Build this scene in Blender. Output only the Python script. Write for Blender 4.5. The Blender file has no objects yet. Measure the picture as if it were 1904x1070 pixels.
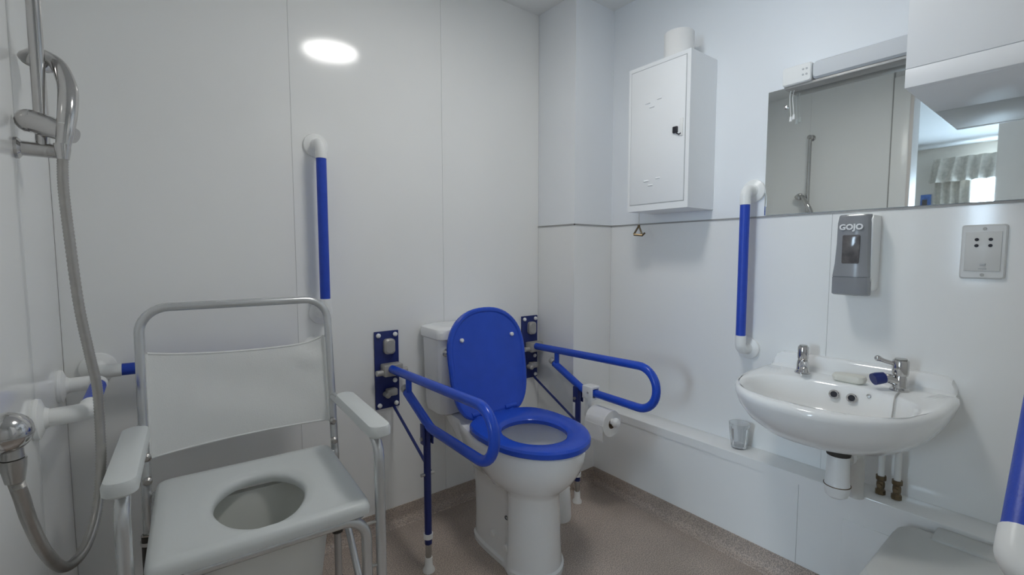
import bpy, bmesh, math, random
from mathutils import Vector, Matrix, Quaternion
random.seed(7)
S = bpy.context.scene
COL = S.collection
PI = math.pi

# ------------------------------------------------------------------ camera, world, exposure
cam_d = bpy.data.cameras.new('camera')
cam_d.sensor_width = 36.0
cam_d.lens = 36.0 * 862.5 / 1904.0
cam_d.clip_start = 0.01
cam = bpy.data.objects.new('camera', cam_d)
COL.objects.link(cam)
_r = Vector((0.7915, -0.6111, -0.0011)); _u = Vector((0.0448, 0.0562, 0.9974)); _f = Vector((0.6095, 0.7895, -0.0719))
cam.matrix_world = Matrix(((_r.x, _u.x, -_f.x, 0.0), (_r.y, _u.y, -_f.y, 0.0), (_r.z, _u.z, -_f.z, 1.09), (0, 0, 0, 1)))
S.camera = cam

W = bpy.data.worlds.new('world'); S.world = W
W.use_nodes = True
W.node_tree.nodes['Background'].inputs[0].default_value = (0.62, 0.74, 0.95, 1)
W.node_tree.nodes['Background'].inputs[1].default_value = 1.0

vs = S.view_settings
vs.view_transform = 'Standard'; vs.look = 'None'; vs.gamma = 1.0; vs.use_curve_mapping = False
vs.exposure = 0.0
S.cycles.max_bounces = 20; S.cycles.diffuse_bounces = 14; S.cycles.glossy_bounces = 8; S.cycles.transmission_bounces = 12   # white room: light bounces many times
LAMP = 36.0        # radiance of the round ceiling light
DAY = 25.0         # radiance of the bedroom window

# ------------------------------------------------------------------ materials
MATS = {}
def mat(name, col, rough=0.5, metal=0.0, spec=0.5, noise=0.0, nscale=8.0, bump=0.0, bscale=60.0, coat=0.0,
        emit=None, estr=0.0, trans=0.0, ior=1.45, col2=None):
    m = bpy.data.materials.new(name); m.use_nodes = True
    nt = m.node_tree; b = nt.nodes['Principled BSDF']
    b.inputs['Base Color'].default_value = (*col, 1)
    b.inputs['Roughness'].default_value = rough
    b.inputs['Metallic'].default_value = metal
    b.inputs['Specular IOR Level'].default_value = spec
    b.inputs['Coat Weight'].default_value = coat
    b.inputs['IOR'].default_value = ior
    b.inputs['Transmission Weight'].default_value = trans
    if emit:
        b.inputs['Emission Color'].default_value = (*emit, 1); b.inputs['Emission Strength'].default_value = estr
    tc = nt.nodes.new('ShaderNodeTexCoord')
    if noise > 0:
        n = nt.nodes.new('ShaderNodeTexNoise'); n.inputs['Scale'].default_value = nscale; n.inputs['Detail'].default_value = 5
        nt.links.new(tc.outputs['Object'], n.inputs['Vector'])
        rp = nt.nodes.new('ShaderNodeValToRGB')
        rp.color_ramp.elements[0].position = 0.3; rp.color_ramp.elements[1].position = 0.7
        c2 = col2 if col2 else tuple(c * (1 - noise) for c in col)
        rp.color_ramp.elements[0].color = (*c2, 1); rp.color_ramp.elements[1].color = (*col, 1)
        nt.links.new(n.outputs['Fac'], rp.inputs['Fac']); nt.links.new(rp.outputs['Color'], b.inputs['Base Color'])
    if bump > 0:
        n2 = nt.nodes.new('ShaderNodeTexNoise'); n2.inputs['Scale'].default_value = bscale; n2.inputs['Detail'].default_value = 3
        nt.links.new(tc.outputs['Object'], n2.inputs['Vector'])
        bp = nt.nodes.new('ShaderNodeBump'); bp.inputs['Strength'].default_value = bump; bp.inputs['Distance'].default_value = 0.002
        nt.links.new(n2.outputs['Fac'], bp.inputs['Height']); nt.links.new(bp.outputs['Normal'], b.inputs['Normal'])
    MATS[name] = m
    return m

mat('panel', (0.88, 0.89, 0.88), 0.10, noise=0.025, nscale=2.2)
mat('joint', (0.78, 0.78, 0.77), 0.5, noise=0.1)
mat('paint', (0.865, 0.895, 0.925), 0.45, noise=0.02, nscale=3)
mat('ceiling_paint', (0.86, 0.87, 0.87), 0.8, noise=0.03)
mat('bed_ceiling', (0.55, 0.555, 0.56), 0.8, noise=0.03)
mat('trim_grey', (0.36, 0.36, 0.35), 0.4, noise=0.1)
mat('ceramic', (0.88, 0.89, 0.885), 0.10, noise=0.015, coat=0.4)
mat('white_plastic', (0.87, 0.88, 0.87), 0.28, noise=0.02)
mat('cream_plastic', (0.74, 0.74, 0.71), 0.35, noise=0.03)
mat('white_metal', (0.88, 0.90, 0.915), 0.32, noise=0.015)
mat('blue', (0.019, 0.082, 0.57), 0.22, noise=0.08, nscale=20)
mat('blue_ribbed', (0.020, 0.068, 0.50), 0.4, noise=0.1, nscale=40, bump=0.2, bscale=300)
mat('blue_dark', (0.015, 0.028, 0.16), 0.35, noise=0.1, nscale=30)
mat('grey_metal', (0.46, 0.45, 0.43), 0.42, metal=0.3, noise=0.1, nscale=30)
mat('steel', (0.50, 0.49, 0.47), 0.3, metal=0.9, noise=0.08, nscale=40)
mat('chair_tube', (0.64, 0.655, 0.66), 0.24, metal=0.7, noise=0.04, nscale=20)
mat('chair_plastic', (0.66, 0.69, 0.685), 0.38, noise=0.02, bump=0.05, bscale=200)
mat('pan_plastic', (0.68, 0.69, 0.66), 0.4, noise=0.02)
mat('cloth', (0.78, 0.795, 0.785), 0.62, noise=0.03, nscale=10, bump=0.25, bscale=400)
mat('chrome', (0.58, 0.57, 0.56), 0.12, metal=1.0, noise=0.05, nscale=30)
mat('hose_metal', (0.46, 0.445, 0.42), 0.28, metal=0.75, noise=0.1, nscale=60)
mat('brass', (0.22, 0.165, 0.10), 0.35, metal=0.85, noise=0.3, nscale=60)
mat('dark_rubber', (0.05, 0.045, 0.04), 0.6, noise=0.2)
mat('dark_slot', (0.02, 0.02, 0.03), 0.5, noise=0.1)
mat('line_grey', (0.52, 0.54, 0.55), 0.4, noise=0.1)
mat('dispenser_grey', (0.27, 0.28, 0.30), 0.22, noise=0.05, nscale=15)
mat('dispenser_window', (0.085, 0.08, 0.085), 0.1, noise=0.5, nscale=40, col2=(0.16, 0.15, 0.15))
mat('soap', (0.74, 0.73, 0.66), 0.4, noise=0.03)
mat('paper', (0.83, 0.83, 0.82), 0.95, noise=0.02, bump=0.2, bscale=250)
mat('card', (0.34, 0.26, 0.18), 0.9, noise=0.1)
mat('tumbler_glass', (0.95, 0.97, 0.98), 0.07, trans=0.85, ior=1.40)
mat('water', (0.92, 0.95, 0.96), 0.03, trans=0.95, ior=1.33)
mat('bin_plastic', (0.60, 0.615, 0.60), 0.38, noise=0.02)
mat('socket_plate', (0.68, 0.69, 0.68), 0.3, noise=0.03)
mat('mirror_glass', (0.80, 0.83, 0.82), 0.015, metal=1.0)
mat('strip_body', (0.62, 0.65, 0.68), 0.3, noise=0.02)
mat('lamp_diffuser', (0.9, 0.9, 0.9), 0.5, emit=(1.0, 0.985, 0.955), estr=LAMP)
mat('sky_glass', (0.9, 0.95, 1.0), 0.1, emit=(0.62, 0.81, 1.0), estr=DAY)
mat('bed_wall', (0.66, 0.62, 0.57), 0.8, noise=0.03)
mat('door_wood', (0.72, 0.68, 0.65), 0.4, noise=0.03)
mat('curtain', (0.62, 0.58, 0.52), 0.9, noise=0.25, nscale=30, bump=0.2, bscale=300)
mat('carpet', (0.22, 0.20, 0.18), 0.95, noise=0.2, nscale=90)
mat('print_dark', (0.07, 0.08, 0.10), 0.5)
mat('picture_blue', (0.12, 0.22, 0.55), 0.5, noise=0.4, nscale=40)
mat('picture_dark', (0.12, 0.10, 0.09), 0.5, noise=0.4, nscale=40)
mat('enamel_text', (0.80, 0.81, 0.82), 0.4)

def floor_material():
    m = bpy.data.materials.new('safety_vinyl'); m.use_nodes = True
    nt = m.node_tree; b = nt.nodes['Principled BSDF']; b.inputs['Roughness'].default_value = 0.55
    tc = nt.nodes.new('ShaderNodeTexCoord')
    n1 = nt.nodes.new('ShaderNodeTexNoise'); n1.inputs['Scale'].default_value = 4; n1.inputs['Detail'].default_value = 4
    n2 = nt.nodes.new('ShaderNodeTexNoise'); n2.inputs['Scale'].default_value = 260; n2.inputs['Detail'].default_value = 2
    v = nt.nodes.new('ShaderNodeTexVoronoi'); v.inputs['Scale'].default_value = 170
    for n in (n1, n2, v): nt.links.new(tc.outputs['Object'], n.inputs['Vector'])
    r1 = nt.nodes.new('ShaderNodeValToRGB')
    r1.color_ramp.elements[0].position = 0.35; r1.color_ramp.elements[0].color = (0.455, 0.385, 0.33, 1)
    r1.color_ramp.elements[1].position = 0.7; r1.color_ramp.elements[1].color = (0.57, 0.485, 0.42, 1)
    r2 = nt.nodes.new('ShaderNodeValToRGB')
    r2.color_ramp.elements[0].position = 0.42; r2.color_ramp.elements[0].color = (0.62, 0.62, 0.64, 1)
    r2.color_ramp.elements[1].position = 0.6; r2.color_ramp.elements[1].color = (1.12, 1.1, 1.08, 1)
    r3 = nt.nodes.new('ShaderNodeValToRGB')
    r3.color_ramp.elements[0].position = 0.10; r3.color_ramp.elements[0].color = (0.45, 0.45, 0.47, 1)
    r3.color_ramp.elements[1].position = 0.16; r3.color_ramp.elements[1].color = (1, 1, 1, 1)
    nt.links.new(n1.outputs['Fac'], r1.inputs['Fac']); nt.links.new(n2.outputs['Fac'], r2.inputs['Fac']); nt.links.new(v.outputs['Distance'], r3.inputs['Fac'])
    a = nt.nodes.new('ShaderNodeMixRGB'); a.blend_type = 'MULTIPLY'; a.inputs[0].default_value = 1
    c = nt.nodes.new('ShaderNodeMixRGB'); c.blend_type = 'MULTIPLY'; c.inputs[0].default_value = 0.7
    nt.links.new(r1.outputs[0], a.inputs[1]); nt.links.new(r2.outputs[0], a.inputs[2])
    nt.links.new(a.outputs[0], c.inputs[1]); nt.links.new(r3.outputs[0], c.inputs[2])
    nt.links.new(c.outputs[0], b.inputs['Base Color'])
    bp = nt.nodes.new('ShaderNodeBump'); bp.inputs['Strength'].default_value = 0.15; bp.inputs['Distance'].default_value = 0.001
    nt.links.new(n2.outputs['Fac'], bp.inputs['Height']); nt.links.new(bp.outputs['Normal'], b.inputs['Normal'])
    MATS['floor'] = m
floor_material()

# ------------------------------------------------------------------ geometry helpers: every builder returns (verts, faces)
def merge(*gs):
    V, F = [], []
    for v, f in gs:
        o = len(V); V += [tuple(p) for p in v]; F += [tuple(i + o for i in q) for q in f]
    return V, F

def from_bm(bm):
    bm.verts.index_update()
    V = [tuple(v.co) for v in bm.verts]; F = [tuple(v.index for v in f.verts) for f in bm.faces]
    bm.free(); return V, F

def box(x0, x1, y0, y1, z0, z1, bev=0.0, seg=2):
    bm = bmesh.new(); bmesh.ops.create_cube(bm, size=1.0)
    for v in bm.verts:
        v.co = Vector(((x0 + x1) / 2 + v.co.x * (x1 - x0), (y0 + y1) / 2 + v.co.y * (y1 - y0), (z0 + z1) / 2 + v.co.z * (z1 - z0)))
    if bev > 0:
        bmesh.ops.bevel(bm, geom=bm.edges[:], offset=bev, segments=seg, profile=0.5, affect='EDGES')
    return from_bm(bm)

def loft(rings, cap0=True, cap1=True, closed=False):
    n = len(rings[0]); V = [tuple(p) for r in rings for p in r]; F = []
    m = len(rings)
    for k in range(m if closed else m - 1):
        a = k * n; b = ((k + 1) % m) * n
        for i in range(n):
            j = (i + 1) % n
            F.append((a + i, a + j, b + j, b + i))
    if not closed:
        if cap0: F.append(tuple(range(n - 1, -1, -1)))
        if cap1: F.append(tuple((m - 1) * n + i for i in range(n)))
    return V, F

def frame_of(d):
    d = Vector(d).normalized()
    a = Vector((0, 0, 1)) if abs(d.z) < 0.9 else Vector((1, 0, 0))
    x = a.cross(d).normalized(); y = d.cross(x)
    return x, y, d

def lathe(prof, o, d=(0, 0, 1), n=24):
    """prof: (radius, distance along d) pairs"""
    x, y, d = frame_of(d); o = Vector(o); rings = []
    for r, h in prof:
        r = max(r, 1e-5)
        rings.append([o + d * h + (x * math.cos(2 * PI * i / n) + y * math.sin(2 * PI * i / n)) * r for i in range(n)])
    return loft(rings)

def fillet(pts, R, n=7):
    P = [Vector(p) for p in pts]; out = [P[0]]
    for i in range(1, len(P) - 1):
        a, b, c = P[i - 1], P[i], P[i + 1]
        d1 = (a - b); d2 = (c - b); l1, l2 = d1.length, d2.length
        d1.normalize(); d2.normalize()
        ang = d1.angle(d2)
        if ang > PI - 0.02: out.append(b); continue
        t = min(R / math.tan(ang / 2), l1 * 0.48, l2 * 0.48); r = t * math.tan(ang / 2)
        ctr = b + (d1 + d2).normalized() * (r / math.sin(ang / 2))
        s = b + d1 * t - ctr; e = b + d2 * t - ctr
        ax = s.cross(e).normalized(); tot = s.angle(e)
        for k in range(n + 1):
            out.append(ctr + Quaternion(ax, tot * k / n) @ s)
    out.append(P[-1]); return out

def spline(pts, per=6):
    P = [Vector(p) for p in pts]; P = [P[0] * 2 - P[1]] + P + [P[-1] * 2 - P[-2]]; out = []
    for i in range(1, len(P) - 2):
        p0, p1, p2, p3 = P[i - 1:i + 3]
        for k in range(per):
            t = k / per
            out.append(0.5 * (2 * p1 + (p2 - p0) * t + (2 * p0 - 5 * p1 + 4 * p2 - p3) * t * t + (3 * p1 - p0 - 3 * p2 + p3) * t ** 3))
    out.append(P[-2]); return out

def tube(pts, r, n=14, cap=True):
    P = [Vector(p) for p in pts]; m = len(P)
    rad = r if isinstance(r, (list, tuple)) else [r] * m
    T = []
    for i in range(m):
        d = P[min(i + 1, m - 1)] - P[max(i - 1, 0)]; T.append(d.normalized())
    x, y, _ = frame_of(T[0]); rings = []
    for i in range(m):
        if i:
            q = T[i - 1].rotation_difference(T[i]); x = q @ x
            x = (x - T[i] * x.dot(T[i])).normalized()
        y = T[i].cross(x)
        rings.append([P[i] + (x * math.cos(2 * PI * k / n) + y * math.sin(2 * PI * k / n)) * rad[i] for k in range(n)])
    return loft(rings, cap, cap)

def rrect(cx, cy, hx, hy, r, z, n=6, ax='z'):
    out = []
    for sx, sy, a0 in ((1, 1, 0), (-1, 1, PI / 2), (-1, -1, PI), (1, -1, 1.5 * PI)):
        for k in range(n + 1):
            a = a0 + PI / 2 * k / n
            p = (cx + sx * (hx - r) + math.cos(a) * r, cy + sy * (hy - r) + math.sin(a) * r)
            out.append((p[0], p[1], z) if ax == 'z' else ((p[0], z, p[1]) if ax == 'y' else (z, p[0], p[1])))
    return out

def sphere(c, r, n=16, sc=(1, 1, 1)):
    bm = bmesh.new(); bmesh.ops.create_uvsphere(bm, u_segments=n, v_segments=max(6, n // 2), radius=r)
    for v in bm.verts: v.co = Vector((v.co.x * sc[0] + c[0], v.co.y * sc[1] + c[1], v.co.z * sc[2] + c[2]))
    return from_bm(bm)

def text_geo(s, size, o, right, up, depth=0.0008, bold=0.0):
    cu = bpy.data.curves.new('lettering', 'FONT'); cu.body = s; cu.size = size; cu.extrude = depth; cu.offset = bold
    cu.align_x = 'CENTER'; cu.align_y = 'CENTER'; cu.resolution_u = 3
    ob = bpy.data.objects.new('lettering', cu); COL.objects.link(ob)
    dg = bpy.context.evaluated_depsgraph_get(); me = bpy.data.meshes.new_from_object(ob.evaluated_get(dg))
    R = Vector(right).normalized(); U = Vector(up).normalized(); N = R.cross(U); o = Vector(o)
    V = [tuple(o + R * v.co.x + U * v.co.y + N * v.co.z) for v in me.vertices]
    F = [tuple(p.vertices) for p in me.polygons]
    bpy.data.objects.remove(ob); bpy.data.curves.remove(cu); bpy.data.meshes.remove(me)
    return V, F

# ------------------------------------------------------------------ object helpers
def thing(name, label, cat, loc=(0, 0, 0), rotz=0.0, group=None):
    o = bpy.data.objects.new(name, None); COL.objects.link(o)
    o.empty_display_size = 0.05
    o.location = loc; o.rotation_euler = (0, 0, rotz)
    o['label'] = label; o['category'] = cat
    if group: o['group'] = group
    o['_m'] = 0
    return o

def base_matrix(o):
    if o is None: return Matrix.Identity(4)
    m = Matrix.Translation(o.location) @ Matrix.Rotation(o.rotation_euler.z, 4, 'Z')
    return base_matrix(o.parent) @ m

def part(name, geo, m, parent=None, sharp=32, label=None, local=False, smooth=True):
    V, F = geo
    me = bpy.data.meshes.new(name)
    if parent is not None and not local:
        inv = base_matrix(parent).inverted(); V = [tuple(inv @ Vector(p)) for p in V]
    me.from_pydata([tuple(p) for p in V], [], F)
    bm = bmesh.new(); bm.from_mesh(me); bmesh.ops.remove_doubles(bm, verts=bm.verts, dist=1e-6)
    bmesh.ops.recalc_face_normals(bm, faces=bm.faces); bm.to_mesh(me); bm.free()
    if smooth:
        for p in me.polygons: p.use_smooth = True
        me.set_sharp_from_angle(angle=math.radians(sharp))
    me.materials.append(MATS[m]); me.update()
    o = bpy.data.objects.new(name, me); COL.objects.link(o)
    o.parent = parent
    if label: o['label'] = label
    return o

def solid(name, geo, m, label, cat, group=None, sharp=32):
    """a thing that is one mesh, its origin at its base"""
    V, F = geo
    xs = [p[0] for p in V]; ys = [p[1] for p in V]; zs = [p[2] for p in V]
    c = Vector(((min(xs) + max(xs)) / 2, (min(ys) + max(ys)) / 2, min(zs)))
    o = part(name, ([tuple(Vector(p) - c) for p in V], F), m, None, sharp)
    o.location = c; o['label'] = label; o['category'] = cat
    if group: o['group'] = group
    return o

def struct(name, geo, m, parent=None, label=None, cat='wall'):
    o = part(name, geo, m, parent, 30, label)
    if parent is None:
        o['kind'] = 'structure'; o['category'] = cat
    return o

# ------------------------------------------------------------------ the room (metres; floor at z = 0)
XL, XR, YB, YC, XC, ZC = -0.205, 1.739, 1.72, 1.475, 1.49, 2.21
XP, ZP, ZT = 1.634, 0.372, 1.222          # boxed ledge front, ledge top, trim line
YF, XJ = -0.04, 0.62                       # short wall beside the camera
G = 0.0006                                 # half a joint

struct('floor', box(-0.31, 1.80, -0.66, 1.80, -0.05, 0.0), 'floor', None, 'grey brown speckled safety vinyl floor of the wet room', 'floor')
struct('ceiling', box(-0.31, 1.80, -0.66, 1.80, ZC, ZC + 0.05), 'ceiling_paint', None, 'plain white painted bathroom ceiling', 'ceiling')

wb = struct('wall_back', box(XL - 0.1, XR + 0.06, YB + 0.003, YB + 0.08, 0, ZC), 'joint', None, 'glossy white panelled wall behind toilet and shower chair')
for a, b in ((XL, 0.388), (0.388, 0.964), (0.964, XC)):
    struct('panel', box(a + G, b - G, YB, YB + 0.004, 0.0, ZC), 'panel', wb)
wl = struct('wall_left', box(XL - 0.1, XL - 0.003, 0.80, YB, 0, ZC), 'joint', None, 'glossy white panelled shower wall with riser rail')
for a, b in ((0.886, 1.345), (1.345, YB)):
    struct('panel', box(XL - 0.004, XL, a + G, b - G, 0.0, ZC), 'panel', wl)
struct('edge_trim', box(XL - 0.004, XL + 0.003, 0.8855, 0.893, 0, ZC), 'trim_grey', wl)
wc = struct('wall_column', box(XC + 0.003, XR + 0.06, YC + 0.003, YB + 0.003, 0, ZC), 'joint', None, 'boxed white pipe column in corner beside toilet')
for z0, z1, m in ((0.0, ZT - 0.002, 'panel'), (ZT + 0.002, ZC, 'paint')):
    struct('panel', box(XC, XC + 0.004, YC + 0.0042, YB - G, z0, z1), m, wc)
    struct('panel', box(XC, XR, YC, YC + 0.004, z0, z1), m, wc)
wr = struct('wall_right', box(XR + 0.003, XR + 0.08, YF - 0.08, YC + 0.003, 0, ZC), 'joint', None, 'white wall carrying mirror, basin and metal cabinet')
for a, b in ((YF, 0.562), (0.562, YC)):
    struct('panel', box(XR, XR + 0.004, a + G, b - G, 0.0, ZT - 0.002), 'panel', wr)
struct('panel', box(XR, XR + 0.004, YF, YC, ZT + 0.002, ZC), 'paint', wr)
t1 = struct('trim_1', merge(box(XC - 0.003, XC + 0.001, YC - 0.003, YB, ZT - 0.003, ZT + 0.003), box(XC - 0.003, XR, YC - 0.003, YC + 0.001, ZT - 0.003, ZT + 0.003),
            box(XR - 0.003, XR + 0.001, 0.10, YC, ZT - 0.003, ZT + 0.003)), 'trim_grey', None, 'thin grey joint strip along the top of lower wall panels', 'trim')
# boxed ledge along the basin wall
pl = struct('wall_ledge', box(XP + 0.006, XR, YF, YC, 0, ZP - 0.006), 'joint', None, 'low boxed white ledge running under the basin')
struct('front_panel', box(XP, XP + 0.007, 0.587 + G, YC, 0.0, ZP - 0.034), 'panel', pl)
struct('front_panel', box(XP, XP + 0.007, YF, 0.587 - G, 0.0, ZP - 0.034), 'panel', pl)
struct('top_panel', merge(box(XP - 0.003, XR, YF, YC, ZP - 0.007, ZP, 0.002), box(XP - 0.003, XP + 0.007, YF, YC, ZP - 0.033, ZP - 0.005)), 'panel', pl)
struct('access_panel', box(XP - 0.004, XP + 0.001, 0.10, 0.462, 0.085, 0.283, 0.0015), 'white_plastic', pl)
# wall beside the camera and recess behind it
struct('wall_front', merge(box(XJ, XR + 0.06, YF - 0.08, YF, 0, ZC), box(XJ, XJ + 0.08, -0.62, YF - 0.08, 0, ZC), box(XL - 0.1, XJ + 0.08, -0.66, -0.58, 0, ZC)), 'panel', None, 'white wall behind the viewpoint')
struct('wall_doorway', merge(box(XL - 0.1, XL, -0.58, -0.13, 0, ZC), box(XL - 0.1, XL, -0.13, 0.80, 2.11, ZC)), 'paint', None, 'white wall pieces around the bedroom doorway')
# coved vinyl skirting
def cove(axis, a, b, at, sgn):
    prof = [(0.0, 0.07), (0.004, 0.07), (0.004, 0.03)]
    for k in range(7):
        t = k / 6 * PI / 2; prof.append((0.004 + 0.026 * (1 - math.cos(t)), 0.004 + 0.026 * (1 - math.sin(t))))
    prof += [(0.034, 0.0), (0.0, 0.0)]
    rings = []
    for e in (a, b):
        rings.append([(e, at + sgn * p, z) if axis == 'x' else (at + sgn * p, e, z) for p, z in prof])
    return loft(rings)
for nm, ax, a, b, at, s, lb in (('baseboard_back', 'x', XL, XC, YB, -1, 'behind toilet'), ('baseboard_left', 'y', 0.886, YB, XL, 1, 'under the shower wall'),
                            ('baseboard_column', 'y', YC, YB, XC, -1, 'on side of pipe column'), ('baseboard_corner', 'x', XC, XP, YC, -1, 'on front of pipe column'),
                            ('baseboard_right', 'y', YF, YC, XP, -1, 'along the boxed ledge')):
    struct(nm, cove(ax, a, b, at, s), 'floor', None, 'coved brown vinyl skirting ' + lb, 'baseboard')

# door lining, leaf and bedroom beyond (seen in the mirror)
d1 = struct('door_1', merge(box(XL - 0.13, XL + 0.012, 0.785, 0.802, 0, 2.11), box(XL - 0.13, XL + 0.012, -0.15, -0.10, 0, 2.11), box(XL - 0.13, XL + 0.012, -0.10, 0.785, 2.06, 2.11)), 'door_wood', None, 'white door frame with bedroom door standing half open', 'door')
struct('architrave', merge(box(XL - 0.001, XL + 0.014, 0.802, 0.885, 0, 2.17, 0.003), box(XL - 0.001, XL + 0.014, -0.17, 0.802, 2.11, 2.17, 0.003)), 'white_plastic', d1)
_lf = []
_a = Vector((-0.335, -0.095, 0)); _b = Vector((-0.925, 0.490, 0)); _n = (_b - _a).cross(Vector((0, 0, 1))).normalized() * 0.02
def leaf_box(s0, s1, z0, z1, th):
    p, q = _a.lerp(_b, s0), _a.lerp(_b, s1); n = _n.normalized() * th
    V = [(*(p + n).xy, z0), (*(q + n).xy, z0), (*(q - n).xy, z0), (*(p - n).xy, z0)]
    V += [(v[0], v[1], z1) for v in V]
    return V, [(3, 2, 1, 0), (4, 5, 6, 7), (0, 1, 5, 4), (1, 2, 6, 5), (2, 3, 7, 6), (3, 0, 4, 7)]
dl = struct('door_leaf', leaf_box(0, 1, 0.01, 2.04, 0.02), 'door_wood', d1)
struct('door_handle', tube(fillet([_a.lerp(_b, 0.93) + Vector((0.02, 0.018, 1.0)), _a.lerp(_b, 0.93) + Vector((0.045, 0.045, 1.0)), _a.lerp(_b, 0.80) + Vector((0.045, 0.045, 1.0))], 0.015), 0.008), 'chrome', d1)

BX = -3.5
struct('floor_bedroom', box(BX, XL - 0.1, -1.4, 2.3, -0.05, 0.0), 'carpet', None, 'beige bedroom carpet beyond the doorway', 'floor')
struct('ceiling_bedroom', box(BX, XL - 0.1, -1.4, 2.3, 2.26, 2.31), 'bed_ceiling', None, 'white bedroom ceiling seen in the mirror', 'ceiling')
WY0, WY1, WZ0, WZ1 = -0.75, 1.04, 0.80, 2.02
struct('wall_bedroom_window', merge(box(BX - 0.1, BX, -1.4, WY0, 0, 2.26), box(BX - 0.1, BX, WY1, 2.3, 0, 2.26), box(BX - 0.1, BX, WY0, WY1, 0, WZ0), box(BX - 0.1, BX, WY0, WY1, WZ1, 2.26)),
       'bed_wall', None, 'cream bedroom wall around the curtained window')
struct('wall_bedroom_side', merge(box(BX, XL - 0.1, 2.3, 2.4, 0, 2.26), box(XL - 0.105, XL - 0.1, 0.80, 2.3, 0, 2.26)), 'bed_wall', None, 'cream bedroom wall behind the shower')
struct('wall_bedroom_end', merge(box(BX, XL - 0.1, -1.5, -1.4, 0, 2.26), box(XL - 0.105, XL - 0.1, -1.4, -0.15, 0, 2.26)), 'bed_wall', None, 'cream bedroom wall behind the open door')
w1 = struct('window_1', merge(box(BX - 0.08, BX - 0.02, WY0, WY0 + 0.05, WZ0, WZ1), box(BX - 0.08, BX - 0.02, WY1 - 0.05, WY1, WZ0, WZ1), box(BX - 0.08, BX - 0.02, WY0, WY1, WZ0, WZ0 + 0.05),
                              box(BX - 0.08, BX - 0.02, WY0, WY1, WZ1 - 0.05, WZ1)), 'white_plastic', None, 'bright daylit bedroom window with white frame', 'window')
struct('pane', box(BX - 0.06, BX - 0.05, WY0 + 0.05, WY1 - 0.05, WZ0 + 0.05, WZ1 - 0.05), 'sky_glass', w1)

def pleated(y0, y1, z0, z1, x, amp, waves, flare=0.0, seed=1):
    rnd = random.Random(seed); n = waves * 8; rows = 10; ph = [rnd.uniform(-.5, .5) for _ in range(waves + 2)]
    front, back = [], []
    for j in range(rows + 1):
        t = j / rows; z = z1 + (z0 - z1) * t; rf, rb = [], []
        for i in range(n + 1):
            s = i / n; w = s * waves
            yy = (y0 + y1) / 2 + (s - 0.5) * (y1 - y0) * (1 + flare * t)
            d = amp * (0.5 + 0.5 * t) * math.sin(2 * PI * w + ph[int(w)] * 0.8 + 0.6 * t * math.sin(w * 1.7)) + flare * 0.12 * t
            rf.append((x + d + 0.0015, yy, z)); rb.append((x + d - 0.0015, yy, z))
        front.append(rf); back.append(rb)
    V = [p for r in front for p in r] + [p for r in back for p in r]; F = []
    m = n + 1; o = (rows + 1) * m
    for j in range(rows):
        for i in range(n):
            a = j * m + i
            F.append((a, a + 1, a + m + 1, a + m)); F.append((o + a, o + a + m, o + a + m + 1, o + a + 1))
    for i in range(n):
        F.append((i, o + i, o + i + 1, i + 1)); a = rows * m + i; F.append((a, a + 1, o + a + 1, o + a))
    for j in range(rows):
        a = j * m; F.append((a, a + m, o + a + m, o + a)); a = j * m + n; F.append((a, o + a, o + a + m, a + m))
    return V, F
solid('curtain_valance', pleated(-0.98, 1.265, 1.86, 2.115, BX + 0.17, 0.034, 22, 0.03, 3), 'curtain', 'pleated cream valance above the bedroom window', 'valance')
solid('curtain', pleated(0.955, 1.255, 0.10, 2.06, BX + 0.09, 0.036, 4, 0.0, 5), 'curtain', 'cream curtain gathered at the mirrored window, beside the blue picture', 'curtain')
pf = thing('picture_frame', 'tiny blue picture on the bedroom wall seen in mirror', 'picture', (BX, 1.34, 1.60))
part('frame', box(BX + 0.001, BX + 0.02, 1.295, 1.385, 1.60, 1.755, 0.003), 'picture_blue', pf)
part('print', box(BX + 0.018, BX + 0.023, 1.325, 1.37, 1.63, 1.70), 'picture_dark', pf)

# ------------------------------------------------------------------ round ceiling light
cl = thing('ceiling_light', 'round white ceiling light seen as bright oval reflection in back wall', 'ceiling light', (0.805, 0.80, ZC - 0.045))
part('housing', lathe([(0.0, 0.0), (0.155, 0.0), (0.158, -0.012), (0.155, -0.030), (0.139, -0.034), (0.137, -0.028), (0.0, -0.026)], (0.805, 0.80, ZC), n=48), 'white_plastic', cl)
part('diffuser', lathe([(0.0, -0.027), (0.135, -0.027), (0.133, -0.034), (0.09, -0.038), (0.0, -0.040)], (0.805, 0.80, ZC), n=48), 'lamp_diffuser', cl)

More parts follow.
